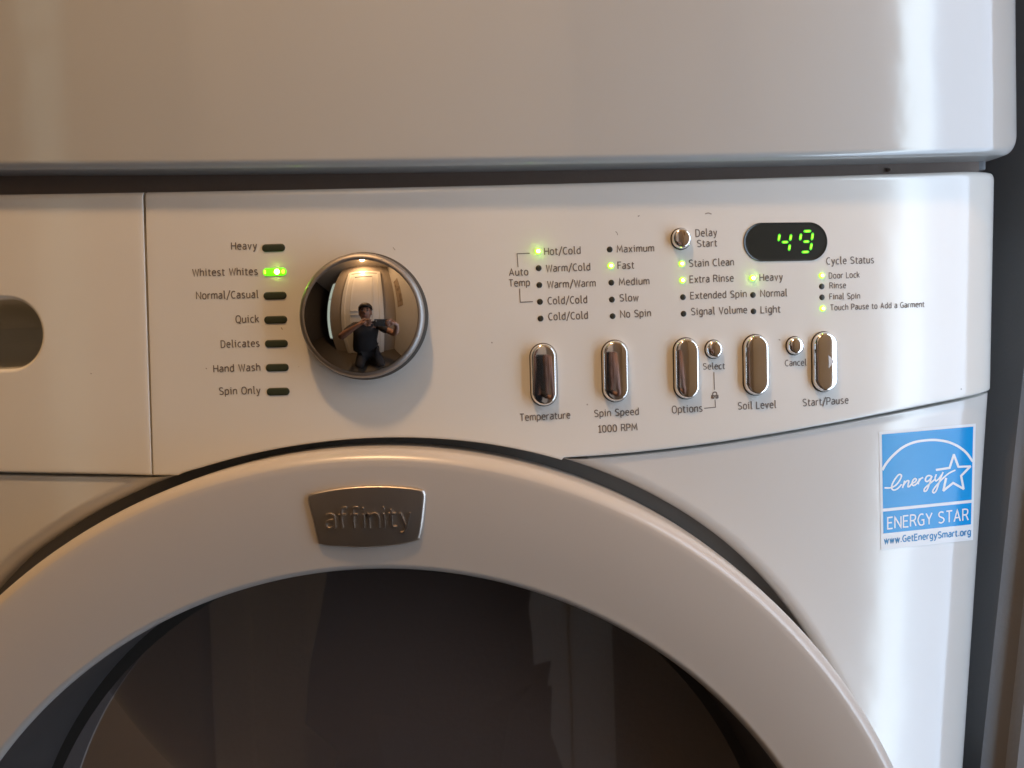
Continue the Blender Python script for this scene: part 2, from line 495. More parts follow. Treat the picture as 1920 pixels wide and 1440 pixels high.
G = {
 'H': (5.6, [[(0, 0), (0, 9.8)], [(5.6, 0), (5.6, 9.8)], [(0, 5.2), (5.6, 5.2)]]),
 'W': (8.0, [[(0, 9.8), (1.9, 0), (1.9, 0), (4.0, 9.0), (4.0, 9.0), (6.1, 0), (6.1, 0), (8.0, 9.8)]]),
 'N': (6.0, [[(0, 0), (0, 9.8), (0, 9.8), (6.0, 0), (6.0, 0), (6.0, 9.8)]]),
 'Q': (6.2, [El(3.1, 4.9, 3.1, 4.9), [(3.4, 1.4), (4.3, -.2), (6.0, -1.2)]]),
 'O': (6.2, [El(3.1, 4.9, 3.1, 4.9)]),
 '0': (5.0, [El(2.5, 4.9, 2.5, 4.9)]),
 'D': (5.4, [[(0, 0), (0, 9.8), (0, 9.8), (2.2, 9.75), (4.5, 8.7), (5.4, 4.9), (4.5, 1.2), (2.2, .05), (0, 0)]]),
 'C': (5.2, [[(5.2, 9.1), (3.6, 9.75), (1.4, 8.8), (0, 4.9), (1.4, 1.0), (3.6, .1), (5.3, .8)]]),
 'G': (5.6, [[(5.3, 9.1), (3.6, 9.75), (1.4, 8.8), (0, 4.9), (1.4, 1.0), (3.6, .1), (5.6, .8), (5.6, .8), (5.6, 4.6), (5.6, 4.6), (3.4, 4.6)]]),
 'S': (5.4, [S_c]),
 'M': (7.4, [[(0, 0), (.7, 9.8), (.7, 9.8), (3.7, 2.6), (3.7, 2.6), (6.7, 9.8), (6.7, 9.8), (7.4, 0)]]),
 'F': (4.4, [[(0, 0), (0, 9.8), (0, 9.8), (4.6, 9.8)], [(0, 5.2), (4.0, 5.2)]]),
 'E': (4.6, [[(4.8, 9.8), (0, 9.8), (0, 9.8), (0, 0), (0, 0), (4.9, 0)], [(0, 5.2), (4.2, 5.2)]]),
 'R': (5.0, [[(0, 0), (0, 9.8), (0, 9.8), (2.4, 9.8), (4.5, 9.1), (4.9, 7.3), (4.2, 5.5), (2.4, 4.9), (0, 4.9)], [(2.6, 4.8), (3.6, 3.9), (5.4, 0)]]),
 'P': (4.8, [[(0, 0), (0, 9.8), (0, 9.8), (2.4, 9.8), (4.5, 9.1), (4.9, 7.1), (4.2, 5.1), (2.4, 4.4), (0, 4.4)]]),
 'T': (5.6, [[(-.1, 9.8), (5.7, 9.8)], [(2.8, 9.8), (2.8, 0)]]),
 'A': (6.0, [[(0, 0), (3.0, 9.8), (3.0, 9.8), (6.0, 0)], [(1.0, 3.2), (5.0, 3.2)]]),
 'V': (5.8, [[(0, 9.8), (2.9, 0), (2.9, 0), (5.8, 9.8)]]),
 'L': (4.4, [[(0, 9.8), (0, 0), (0, 0), (4.6, 0)]]),
 'Y': (5.8, [[(0, 9.8), (2.9, 4.4), (2.9, 4.4), (5.8, 9.8)], [(2.9, 4.4), (2.9, 0)]]),
 'a': (4.3, [[(.5, 6.5), (2.2, X), (3.8, 6.5), (4.2, 5.0), (4.2, 5.0), (4.2, 0)], [(4.2, 4.1), (2.2, 4.0), (.4, 3.2), (0, 1.8), (.6, .5), (1.9, .1), (3.4, .8), (4.2, 1.8)]]),
 'b': (4.6, [[(0, 10.4), (0, 0)], [(0, 5.2), (1.3, 6.8), (3.0, 7.0), (4.4, 5.8), (4.7, 3.6), (4.2, 1.2), (2.6, .05), (0, .5)]]),
 'c': (3.9, [[(3.9, 6.6), (2.7, X), (1.0, 6.3), (0, 3.6), (.9, .9), (2.5, .05), (4.0, .6)]]),
 'd': (4.6, [[(4.6, 10.4), (4.6, 0)], [(4.6, 6.4), (3.0, X), (1.1, 6.3), (0, 3.5), (.8, .9), (2.3, .1), (4.0, 1.2), (4.6, 2.2)]]),
 'e': (4.5, [[(.1, 3.9), (4.6, 3.9), (4.6, 3.9), (4.3, 6.0), (2.6, X), (.9, 6.2), (0, 3.6), (.9, .9), (2.7, .05), (4.5, .6)]]),
 'f': (3.0, [[(.9, 0), (.9, 8.4), (1.7, 10.0), (3.4, 10.2)], [(-.4, 6.7), (3.0, 6.7)]]),
 'g': (4.4, [[(4.6, 6.5), (2.8, X), (1.0, 6.3), (0, 3.7), (.9, 1.1), (2.3, .5), (3.8, 1.3), (4.5, 2.6)], [(4.5, 6.9), (4.5, -.8), (3.6, -2.5), (1.8, -2.9), (.2, -2.4)]]),
 'h': (4.4, [[(0, 0), (0, 10.4)], [(0, 5.0), (1.4, 6.6), (2.9, 7.0), (4.1, 6.2), (4.4, 4.6), (4.4, 4.6), (4.4, 0)]]),
 'i': (1.4, [[(-.5, 6.9), (.8, 6.9), (.8, 6.9), (.8, 0)], [(.8, 8.7), (.8, 9.9)]]),
 'k': (4.3, [[(0, 0), (0, 10.4)], [(4.1, 7.0), (.2, 3.6)], [(1.4, 4.6), (4.4, 0)]]),
 'l': (1.8, [[(-.4, 10.2), (.7, 10.2), (.7, 10.2), (.7, 1.6), (1.2, .3), (2.2, .1)]]),
 'm': (7.4, [[(0, 0), (0, 7.0)], [(0, 5.2), (1.2, 6.7), (2.4, 7.0), (3.5, 6.3), (3.7, 4.8), (3.7, 4.8), (3.7, 0)], [(3.7, 5.2), (4.9, 6.7), (6.1, 7.0), (7.2, 6.3), (7.4, 4.8), (7.4, 4.8), (7.4, 0)]]),
 'n': (4.4, [[(0, 0), (0, 7.0)], [(0, 5.0), (1.4, 6.6), (2.9, 7.0), (4.1, 6.2), (4.4, 4.6), (4.4, 4.6), (4.4, 0)]]),
 'o': (4.8, [El(2.4, 3.55, 2.4, 3.5)]),
 'p': (4.6, [[(0, -3.0), (0, 7.0)], [(0, 5.2), (1.3, 6.8), (3.0, 7.0), (4.4, 5.8), (4.7, 3.6), (4.2, 1.2), (2.6, .05), (0, .5)]]),
 'r': (3.0, [[(0, 0), (0, 7.0)], [(0, 5.0), (1.1, 6.5), (3.2, 6.9)]]),
 's': (3.9, [[(3.6, 6.5), (2.1, 7.0), (.6, 6.4), (.3, 5.0), (1.4, 3.9), (3.0, 3.1), (3.9, 1.8), (3.1, .5), (1.6, .1), (0, .6)]]),
 't': (2.9, [[(.9, 9.0), (.9, 1.8), (1.4, .4), (3.1, .2)], [(-.4, 6.8), (3.0, 6.8)]]),
 'u': (4.4, [[(0, 7.0), (0, 2.4), (.5, .7), (1.9, .1), (3.4, .9), (4.4, 2.2)], [(4.4, 7.0), (4.4, 0)]]),
 'v': (4.4, [[(0, 7.0), (2.2, 0), (2.2, 0), (4.4, 7.0)]]),
 'w': (6.8, [[(0, 7.0), (1.7, 0), (1.7, 0), (3.4, 6.4), (3.4, 6.4), (5.1, 0), (5.1, 0), (6.8, 7.0)]]),
 'x': (4.4, [[(0, 7.0), (4.4, 0)], [(4.4, 7.0), (0, 0)]]),
 'y': (4.4, [[(0, 7.0), (2.3, .3)], [(4.6, 7.0), (2.2, -.9), (1.2, -2.6), (-.2, -2.9)]]),
 '1': (3.0, [[(-.2, 8.2), (2.0, 9.8), (2.0, 9.8), (2.0, 0)], [(0, 0), (4.0, 0)]]),
 '/': (3.8, [[(-.4, -2.0), (4.2, 11.2)]]),
 '.': (1.0, [[(.4, 0), (.4, 1.3)]]),
 ' ': (1.9, []),
}
def strokes_of(text, gap=2.55):
    out = []; x = 0
    for ch in text:
        w_, ss = G[ch]
        for s in ss:
            P = s[1] if s[0] == 'raw' else cr(s)
            out.append([(x+p[0], p[1]) for p in P])
        x += w_+gap
        if ch in 'TFLVWYrt/.': x -= .35
    return out, x-gap
def ribbon(P, hw):
    """mitred ribbon polygon strip along a polyline in 2-D"""
    closed = math.hypot(P[0][0]-P[-1][0], P[0][1]-P[-1][1]) < 1e-5
    if closed: P = P[:-1]
    n = len(P); L, R = [], []
    for i in range(n):
        a = P[i-1] if (i or closed) else None; b = P[i]; c = P[(i+1) % n] if (i < n-1 or closed) else None
        def nn(p, q):
            dx, dy = q[0]-p[0], q[1]-p[1]; l = math.hypot(dx, dy) or 1; return (-dy/l, dx/l)
        if a is None: N = nn(b, c); k = 1
        elif c is None: N = nn(a, b); k = 1
        else:
            n1, n2 = nn(a, b), nn(b, c); mx, my = n1[0]+n2[0], n1[1]+n2[1]; l = math.hypot(mx, my)
            if l < .35: N = n2; k = 1
            else: N = (mx/l, my/l); k = min(2.2, 2/l)
        L.append((b[0]+N[0]*hw*k, b[1]+N[1]*hw*k)); R.append((b[0]-N[0]*hw*k, b[1]-N[1]*hw*k))
    V = L+R; F = [(i, i+1, n+i+1, n+i) for i in range(n-1)]
    if closed: F.append((n-1, 0, n, 2*n-1))
    return V, F
def print_on(name, strokes, hw, fn, M, parent, label=None, lift0=.00012):
    parts = []
    for k, s in enumerate(strokes):
        V, F = ribbon(s, hw)
        parts.append(([fn(u, v, lift0+.00003*(k % 5)) for u, v in V], F))
    V, F = merge(parts)
    return ob(name, V, F, M, parent, True, label)
def text_at(text, xa_, ya_, xb_, yb_, cap, name='printed_word', surf=PAN, M=None, weight=.70, label=None, parent=None):
    M = M or M_print
    s, W_ = strokes_of(text)
    A, B = onto(xa_, ya_, surf), onto(xb_, yb_, surf)
    # cap height from pixels
    T = onto(xa_-cap*.03, ya_-cap, surf); H_ = math.hypot(T[0]-A[0], T[1]-A[1])
    ex = ((B[0]-A[0])/W_, (B[1]-A[1])/W_); l = math.hypot(*ex); up = (-ex[1]/l*H_/9.8, ex[0]/l*H_/9.8)
    def fn(u, v, lift):
        x = A[0]+ex[0]*u+up[0]*v; z = A[1]+ex[1]*u+up[1]*v
        return (x, surf(x, z)-lift, z)
    return print_on(name, s, weight, fn, M, parent or washer, label or 'printed words "%s"' % text)
TX = [
 ('Heavy', 434.5, 468, 481.2, 467, 13.2), ('Whitest Whites', 361.7, 517.8, 483, 515.3, 13.2), ('Normal/Casual', 368.7, 560.8, 484.2, 558.3, 13.2),
 ('Quick', 442.8, 605.3, 485.3, 604.2, 13.2), ('Delicates', 415, 651.7, 486.2, 649.7, 12.8), ('Hand Wash', 401.2, 697.8, 487.8, 694.7, 13),
 ('Spin Only', 411.7, 740, 487.8, 738, 13),
 ('Hot/Cold', 1021.2, 478, 1088, 475.8, 13), ('Warm/Cold', 1024.7, 509.7, 1106.2, 506.7, 13), ('Warm/Warm', 1027, 540, 1116.3, 537, 13),
 ('Cold/Cold', 1027.8, 570.5, 1100.3, 568, 13), ('Cold/Cold', 1028.8, 600.3, 1101.7, 597.5, 13), ('Auto', 955.3, 517, 990, 515.8, 12.6), ('Temp', 954.7, 537.2, 993, 535.8, 12.6),
 ('Maximum', 1157.2, 473.3, 1225.8, 471.3, 12.6), ('Fast', 1158.8, 504.2, 1188.3, 503.3, 12.8), ('Medium', 1161.3, 535, 1217, 533, 12.8),
 ('Slow', 1162.4, 565, 1196.7, 564.2, 12.8), ('No Spin', 1163.8, 595.5, 1220, 593, 12.8),
 ('Delay', 1305, 443.7, 1343.8, 442, 13), ('Start', 1307.5, 463, 1343.7, 461.7, 12.6),
 ('Stain Clean', 1292.5, 500.3, 1375.5, 497.5, 12.8), ('Extra Rinse', 1293.8, 530.3, 1374.7, 527.5, 12.8), ('Extended Spin', 1295.2, 560.8, 1399.2, 557, 12.6), ('Signal Volume', 1296.3, 590.8, 1400, 587, 12.8),
 ('Heavy', 1424.9, 527, 1467, 525.3, 12.8), ('Normal', 1426.3, 556.7, 1475.3, 555.3, 12.8), ('Light', 1426.8, 587, 1462.5, 585.8, 12.6),
 ('Cycle Status', 1549.8, 495.8, 1638, 493.3, 12.8), ('Door Lock', 1554.7, 522.2, 1611.3, 520.3, 10.6), ('Rinse', 1555.8, 540.8, 1585.5, 540, 10.6),
 ('Final Spin', 1555.8, 561.3, 1612, 559.7, 10.4), ('Touch Pause to Add a Garment', 1557.2, 582, 1732.5, 575.5, 10.4),
 ('Temperature', 975.5, 789.2, 1068.7, 784.2, 12.8), ('Spin Speed', 1114.8, 781.7, 1197.2, 777.5, 12.6), ('1000 RPM', 1122.6, 810.8, 1194.5, 806.7, 12.6),
 ('Select', 1318.4, 692.7, 1358.3, 691.7, 11.2), ('Options', 1260.6, 774.6, 1316.5, 771.5, 13), ('Soil Level', 1384.1, 767.7, 1454.6, 764.6, 13),
 ('Start/Pause', 1505.5, 761.5, 1590, 756.3, 13), ('Cancel', 1472.2, 686.5, 1511.5, 685, 11.2)]
for t in TX: text_at(*t)
def lines_at(name, polys, hwpx, label=None):
    parts = []
    for poly in polys:
        P = [onto(*p, PAN) for p in poly]
        V, F = ribbon(P, hwpx/3640)
        parts.append(([(x, PAN(x, z)-.00012, z) for x, z in V], F))
    V, F = merge(parts); return ob(name, V, F, M_print, washer, label=label)
lines_at('bracket_line', [[(993.3, 475), (969.5, 475.8), (971.3, 500.8)]], .75)
lines_at('bracket_line', [[(974.2, 541.3), (975.5, 566.7), (999.2, 565.5)]], .75)
lines_at('bracket_line', [[(1338.5, 698), (1339.6, 730.8)]], .75)
lines_at('bracket_line', [[(1340.6, 749.5), (1341.5, 763.5), (1320.2, 765.6)]], .75)
M_scuff = mat('scuff', (.34, .30, .26), .6)
def scuff(poly, hwpx):
    P = cr([onto(*p, PAN) for p in poly], 3); V, F = ribbon(P, hwpx/3640)
    ob('scuff_mark', [(x, PAN(x, z)-.00010, z) for x, z in V], F, M_scuff, washer)
scuff([(1322, 401), (1328, 399.5), (1334, 401.5)], 1.1); scuff([(1196, 406), (1199, 404)], 1.0); scuff([(1154, 434), (1157, 437), (1158, 441)], .7)
scuff([(921, 642), (923.5, 643)], 1.1); scuff([(737, 464), (741, 469)], .6); scuff([(1460, 636), (1463, 638)], .9); scuff([(648, 852), (652, 851)], .7)
scuff([(527, 614), (530, 618)], .8); scuff([(386, 690), (388, 692)], .9); scuff([(170, 700), (172, 701)], .9)
# padlock symbol
lc_ = onto(1340.2, 741, PAN); q = 1/3640
def lk(u, v, l): x, z = lc_[0]+u*q, lc_[1]+v*q; return (x, PAN(x, z)-l, z)
arcp = [(-3.6, -1), (-3.9, 3.0), (-2.6, 5.4), (0, 6.0), (2.6, 5.4), (3.9, 3.0), (3.6, -1)]
print_on('padlock_symbol', [cr(arcp), [(-5.6, -1.0), (5.6, -1.0)], [(-5.9, .8), (-5.4, -4.6), (-5.4, -4.6), (-1.2, -5.6)], [(5.9, .8), (5.4, -4.6), (5.4, -4.6), (1.2, -5.6)], [(0, -1.5), (0, -4.0)]], 1.1, lk, M_print, washer)

# ------------------------------------------------------------------ indicators, buttons, display
def slope(x, z): return (PAN(x+.001, z)-PAN(x-.001, z))/.002
def local(cx, cz, rot=0):
    """frame on the panel: u right along the surface, v up, d out towards the room"""
    s = slope(cx, cz); l = math.hypot(1, s); e = np.array([1/l, s/l, 0]); nrm = np.array([s/l, -1/l, 0]); z = np.array([0, 0, 1.])
    c, sn = math.cos(rot), math.sin(rot); e2 = e*c+z*sn; z2 = z*c-e*sn
    P0 = np.array([cx, PAN(cx, cz), cz])
    return lambda u, v, d: tuple(P0+e2*u+z2*v+nrm*d)
def pill(hw, hh, prof, fr, n=14):
    """stadium-shaped rounded solid; prof is (inset, height) rings, last ring closed"""
    rows = []
    for ins, d in prof:
        a, b = hw-ins, hh-ins; r = min(a, b); P = []
        vert = b > a
        for i in range(n+1):
            t = math.radians(180*i/n)
            P.append((a*math.cos(t), (b-r)+r*math.sin(t)) if vert else ((a-r)+r*math.sin(t), r*math.cos(t)))
        for i in range(n+1):
            t = math.radians(180+180*i/n)
            P.append((a*math.cos(t), -(b-r)+r*math.sin(t)) if vert else (-(a-r)+r*math.sin(t), r*math.cos(t)))
        P.append(P[0]); rows.append([fr(u, v, d) for u, v in P])
    V, F = grid(rows); last = rows[-1][:-1]; k = len(V)
    V += last; F.append(tuple(range(k, k+len(last)))); return V, F
PX = 1/3640.
# cycle lenses
for i, (x, y) in enumerate([(513, 464.7), (515.3, 509.7), (515.8, 554.3), (517, 599.5), (518.3, 644.3), (520, 689.2), (521.7, 734.2)]):
    c = onto(x, y, PAN); fr = local(*c, rot=math.radians(-.3))
    lit = i == 1
    V, F = pill(21.8*PX, 7.2*PX, [(0, -.0004), (0, .0002), (.0002, .0004), (.0007, .00048), (.0016, .0005)], fr)
    o = ob('cycle_light', V, F, M_led_dim if lit else M_slot, washer, label='lit green cycle light beside "Whitest Whites"' if lit else None)
    if lit:
        for (u, hwx, hhx, mm) in ((4.5, 4.2, 4.6, M_ledhot), (16.5, 3.0, 4.6, M_led), (-18.2, 2.0, 4.2, M_led)):
            V, F = pill(hwx*PX, hhx*PX, [(0, .0003), (0, .0007), (.0003, .00095)], lambda a, b, d, u=u: fr(a+u*PX, b, d))
            ob('light_spot', V, F, mm, o)
LED = [(1008.8, 471.3, 2), (1010, 502.8, 0), (1011.3, 534.5, 0), (1012.5, 565.8, 0), (1013.7, 597.2, 0),
       (1143.3, 467.8, 0), (1145.3, 498.3, 1), (1146.3, 530, 0), (1147.3, 561.7, 0), (1148.7, 592.8, 0),
       (1278.3, 494.5, 1), (1279.5, 525.5, 1), (1280.5, 557.2, 0), (1281.7, 588.3, 0),
       (1410.8, 521.3, 2), (1411.8, 553, 0), (1412.8, 583.8, 0),
       (1540.6, 516.7, 1), (1540.7, 537, 0), (1541.2, 557.5, 0), (1542.2, 578.3, 1)]
for x, y, l in LED:
    c = onto(x, y, PAN); fr = local(*c); r = 5.6*PX
    h = (.0004, .0009, .0014)[l]
    V, F = pill(r, r, [(0, -.0003), (0, h*.3), (r*.15, h*.7), (r*.45, h*.95), (r*.8, h)], fr, 10)
    o = ob('indicator_light', V, F, M_led if l else M_led_off, washer, label='lit green indicator light' if l else None)
    if l:
        V, F = pill(r*.55, r*.5, [(0, h*.6), (0, h*1.1), (r*.2, h*1.25)], fr, 8)
        ob('light_spot', V, F, M_ledhot if l == 2 else M_ledmid, o)
# push buttons
def bprof(r, h):
    return [(-.0006, -.0006), (-.0006, .0001), (0, .0001), (0, h*.25)]+[(r*(1-math.cos(math.radians(a))), h*.25+h*.75*math.sin(math.radians(a))) for a in (12, 25, 38, 50, 60, 70, 78, 84)]
def push(x, y, hwp, hhp, h, label, rot=0):
    c = onto(x, y, PAN); fr = local(*c, rot=rot); r = min(hwp, hhp)*PX*.96
    a, b = hwp*PX, hhp*PX
    V, F = pill(a+.0004, b+.0004, [(0, .00005), (0, .0003), (.0002, .0004), (.0007, .0001)], fr, 20)
    o = ob('push_button', *pill(a, b, [(0, -.001), (0, .0010)]+[(.0016*(1-math.cos(math.radians(q_))), .0010+(h*.92-.0010)*math.sin(math.radians(q_))) for q_ in (15, 30, 45, 58, 70, 79)]
           + [(.0016*.82+(r-.0016*.82)*t, h*.912+(h*.088)*(1-(1-t)**2)) for t in (.12, .25, .4, .55, .7, .85, .96)], fr, 22), M_btn, washer, label=label, sharp=70)
    ob('button_surround', V, F, M_rim, o)
    return c, fr, o
rt_ = math.radians(-.6)
push(1019, 702.5, 24.6, 58.5, .0044, 'oval chrome button over the word "Temperature"', rt_)
push(1153, 695.6, 24.8, 58, .0044, 'oval chrome button over the words "Spin Speed"', rt_)
push(1286, 690.8, 24.2, 58, .0044, 'oval chrome button over the word "Options"', rt_)
push(1416, 684.2, 24.8, 58.2, .0044, 'oval chrome button over the words "Soil Level"', rt_)
c, fr, sb = push(1544, 678.3, 24.8, 58.2, .0044, 'oval chrome button with a pale triangle', rt_)
push(1337.5, 654.8, 16.6, 17.2, .0040, 'small round chrome button over the word "Select"')
push(1489, 648.3, 16.8, 17.2, .0040, 'small round chrome button over the word "Cancel"')
push(1276.3, 448, 18.6, 19.4, .0042, 'round chrome button beside the words "Delay Start"')
# play triangle, laid on the button crown
M_tri = mat('pale_symbol', (.62, .63, .64), .5)
M_tri2 = mat('dark_symbol', (.22, .22, .22), .5)
A, B, D_ = (1.5*PX, 13*PX), (1.5*PX, -12*PX), (13.5*PX, .5*PX)
def tri(sc, dy):
    cx = (A[0]+B[0]+D_[0])/3; cz = (A[1]+B[1]+D_[1])/3
    P = [(cx+(p[0]-cx)*sc, cz+(p[1]-cz)*sc) for p in (A, D_, B)]
    hd = lambda u: .00416+.00039*(1-(1-max(0, min(1, (24.8*PX-.0017-abs(u))/(24.8*PX*.96-.0017))))**2)+dy+.0001
    N = 8; V = []; F = []
    for i in range(N+1):
        for j in range(i+1):
            a = 1-i/N; b = (i-j)/N; c_ = j/N
            u = P[0][0]*a+P[1][0]*b+P[2][0]*c_; v = P[0][1]*a+P[1][1]*b+P[2][1]*c_
            V.append(fr(u, v, hd(u)))
    ix = lambda i, j: i*(i+1)//2+j
    for i in range(N):
        for j in range(i+1):
            F.append((ix(i, j), ix(i+1, j), ix(i+1, j+1)))
            if j < i: F.append((ix(i, j), ix(i+1, j+1), ix(i, j+1)))
    return V, F
ob('play_symbol', *tri(1, .00015), M_tri, sb)

# display window
c = onto(1473, 453.4, PAN); frd = local(*c, rot=math.radians(-.4))
V, F = pill(84.6*PX, 36*PX, [(-.0003, .0001), (-.0001, .0004), (.0003, .0003), (.0005, -.0003+.0005), (.0012, .00018)], frd, 30)
disp = ob('display_window', V, F, M_lcd, washer, label='black oval display showing green 49', sharp=50)
V, F = pill(85.6*PX, 37*PX, [(0, .00004), (0, .00025), (.0003, .00012)], frd, 30)
ob('display_rim', V, F, mat('rim_plastic', (.35, .34, .32), .4), washer)
def seg(x0, y0, x1, y1, wpx):
    a, b = onto(1240+x0/6, 400+y0/6, PAN), onto(1240+x1/6, 400+y1/6, PAN)
    dx, dz = b[0]-a[0], b[1]-a[1]; L = math.hypot(dx, dz); ex = (dx/L, dz/L); nx = (-ex[1], ex[0]); hw = wpx/6*PX*1.0
    def mk(sc, sw, lift, name, M, par):
        P = [(-.5, 0), (-.34, 1), (.34, 1), (.5, 0), (.34, -1), (-.34, -1)]
        cx, cz = (a[0]+b[0])/2, (a[1]+b[1])/2; V = []
        for k in (0, 1):
            for u, v in P:
                x = cx+ex[0]*u*L*sc+nx[0]*v*hw*sw; z = cz+ex[1]*u*L*sc+nx[1]*v*hw*sw
                V.append((x, PAN(x, z)-lift-k*.00015, z))
        F = [(0, 1, 2, 3, 4, 5), (11, 10, 9, 8, 7, 6)]+[(i, (i+1) % 6, 6+(i+1) % 6, 6+i) for i in range(6)]
        return ob(name, V, F, M, par, False)
    mk(.95, .85, .00035, 'digit_segment', M_seg, disp)
    mk(.6, .55, .00055, 'digit_segment', M_segcore, disp)
for s in [(1329, 226, 1314, 322), (1459, 230, 1444, 316), (1345, 326, 1432, 324), (1444, 344, 1431, 428),
          (1590, 204, 1690, 200), (1571, 222, 1556, 312), (1703, 213, 1688, 310), (1588, 320, 1668, 318), (1690, 328, 1673, 420), (1568, 438, 1666, 434)]:
    seg(*s, 19)

# selector knob
kc = onto(684, 593, PAN); KR = .0318
kx, kz = kc
t3 = math.radians(1.4)
V, F = revolve([(.0327, .004), (.0327, -.0008), (.0322, -.0018), (.0316, -.0072), (.030, -.0073)], kx, kz, 96)
knob = ob('selector_knob', V, F, M_rim, washer, label='large round chrome dial')
V, F = revolve([(.0306, -.0070), (.0316, -.0072), (.0316, -.0082), (.0311, -.0094), (.0304, -.0103), (.0296, -.0106), (.0288, -.0108), (.0284, -.0104), (.0280, -.0098)], kx, kz, 128)
ob('dial_bezel', V, F, M_bezel, knob, sharp=60)
rho = .056; a_e = math.asin(.0285/rho)
pr = [(rho*math.sin(a_e*(1-i/30))+1e-5, -.0106-(rho*math.cos(a_e*(1-i/30))-rho*math.cos(a_e))) for i in range(31)]
# dome tipped up by 3 degrees about its own rim centre
V, F = revolve([(r_, y_+.0106) for r_, y_ in pr], 0, 0, 128)
V = [(kx+x, -.0108+y*math.cos(t3)+z*math.sin(t3)*1.0, kz+z*math.cos(t3)-y*math.sin(t3)*-1.0) for x, y, z in V]
ob('dial_cap', V, F, M_chrome, knob)
# grime flecks round the bezel
fl = []
for i in range(16):
    a = random.uniform(0, 2*math.pi); r = random.uniform(.0296, .0310); y = -.0104 if r < .0304 else -.0088
    cx, cz = kx+r*math.sin(a), kz+r*math.cos(a); sz = random.uniform(.00025, .0006); k = random.randint(5, 7)
    ring = [(cx+sz*random.uniform(.6, 1.3)*math.cos(6.283*j/k), y-.0001, cz+sz*random.uniform(.4, 1)*math.sin(6.283*j/k)) for j in range(k)]
    fl.append((ring+[(cx, y-.0005, cz), (cx, y+.0012, cz)], [(j, (j+1) % k, k) for j in range(k)]+[((j+1) % k, j, k+1) for j in range(k)]))
V, F = merge(fl)
ob('grime_fleck', V, F, mat('grime', (.45, .42, .38), .5), knob, kind='stuff')

# nameplate on the door ring
def RING(x, z):
    k0 = 3; best = None
    for k in range(k0, m_-1):
        r0, y0, s0 = prof[k]; r1, y1, s1 = prof[k+1]
        d0 = math.hypot(x-DX, z-DZ-s0)-r0; d1 = math.hypot(x-DX, z-DZ-s1)-r1
        if d0 <= 0 <= d1 or d1 <= 0 <= d0:
            t = d0/(d0-d1) if d0 != d1 else 0; return y0+(y1-y0)*t
    return -.0155
out = [(578, 931), (590, 925), (640, 916), (700, 912), (750, 914), (788, 919), (795.5, 926), (796.5, 936), (792, 980), (787, 1006), (780, 1015), (740, 1023), (690, 1027), (640, 1026), (602, 1023), (594, 1014), (585, 975), (576.5, 943)]
P = cr([tuple(p) for p in out]+[out[0]], 4)[:-1]
W2 = [onto(x, y, lambda a, b: RING(a, b)-.003) for x, y in P]
ccx = sum(p[0] for p in W2)/len(W2); ccz = sum(p[1] for p in W2)/len(W2)
plane_y = RING(ccx, ccz); sl = (RING(ccx, ccz+.008)-RING(ccx, ccz-.008))/.016
FY = lambda x, z: plane_y+sl*(z-ccz)-.0022
crown = lambda x, z: .0012*(((x-ccx)/.03)**2+.6*((z-ccz)/.016)**2)
rws = []
for sc, d in [(1.02, .0075), (1.02, .0022), (1.01, .0010), (.99, .0003), (.97, 0), (.95, 0), (.9, 0), (.8, 0), (.65, 0), (.5, 0), (.35, 0), (.2, 0), (.05, 0)]:
    ring_ = []
    for x, z in W2+[W2[0]]:
        qx, qz = ccx+(x-ccx)*sc, ccz+(z-ccz)*sc; ring_.append((qx, FY(qx, qz)+crown(qx, qz)+d-.0006, qz))
    rws.append(ring_)
V, F = grid(rws)
plate = ob('nameplate', V, F, M_plate, washer, label='dark metal nameplate with raised lettering on the door ring')
G['a2'] = G['a']
G['!'] = (.3, [[(.15, 0), (.15, 6.9)], [(.15, 9.2), (.15, 10.1)]])
s, W_ = strokes_of('aff!n!ty', 2.3)
A1, B1 = onto(611, 991, FY), onto(770, 988, FY); Hc = 40/3640*.93
ex = ((B1[0]-A1[0])/W_, (B1[1]-A1[1])/W_)
parts = []
for k, st in enumerate(s):
    sv, sf = ribbon(st, .36)
    n_ = len(sv)//2
    pts = [(A1[0]+ex[0]*u-ex[1]*v*0, A1[1]+ex[1]*u+v*Hc/9.8) for u, v in sv]
    base_ = [(x, FY(x, z)+crown(x, z)+.0004, z) for x, z in pts]; top = [(x, FY(x, z)+crown(x, z)-.0013-.00003*(k % 5), z) for x, z in pts]
    V = base_+top; N_ = len(pts); F = [tuple(i+N_ for i in f) for f in sf]
    for i in range(n_-1): F += [(i, i+1, N_+i+1, N_+i), (n_+i, n_+i+1, N_+n_+i+1, N_+n_+i)]
    if len(sf) == n_-1: F += [(0, n_, N_+n_, N_), (n_-1, 2*n_-1, N_+2*n_-1, N_+n_-1)]
    parts.append((V, F))
V, F = merge(parts)
ob('raised_lettering', V, F, M_plate_l, plate, False)

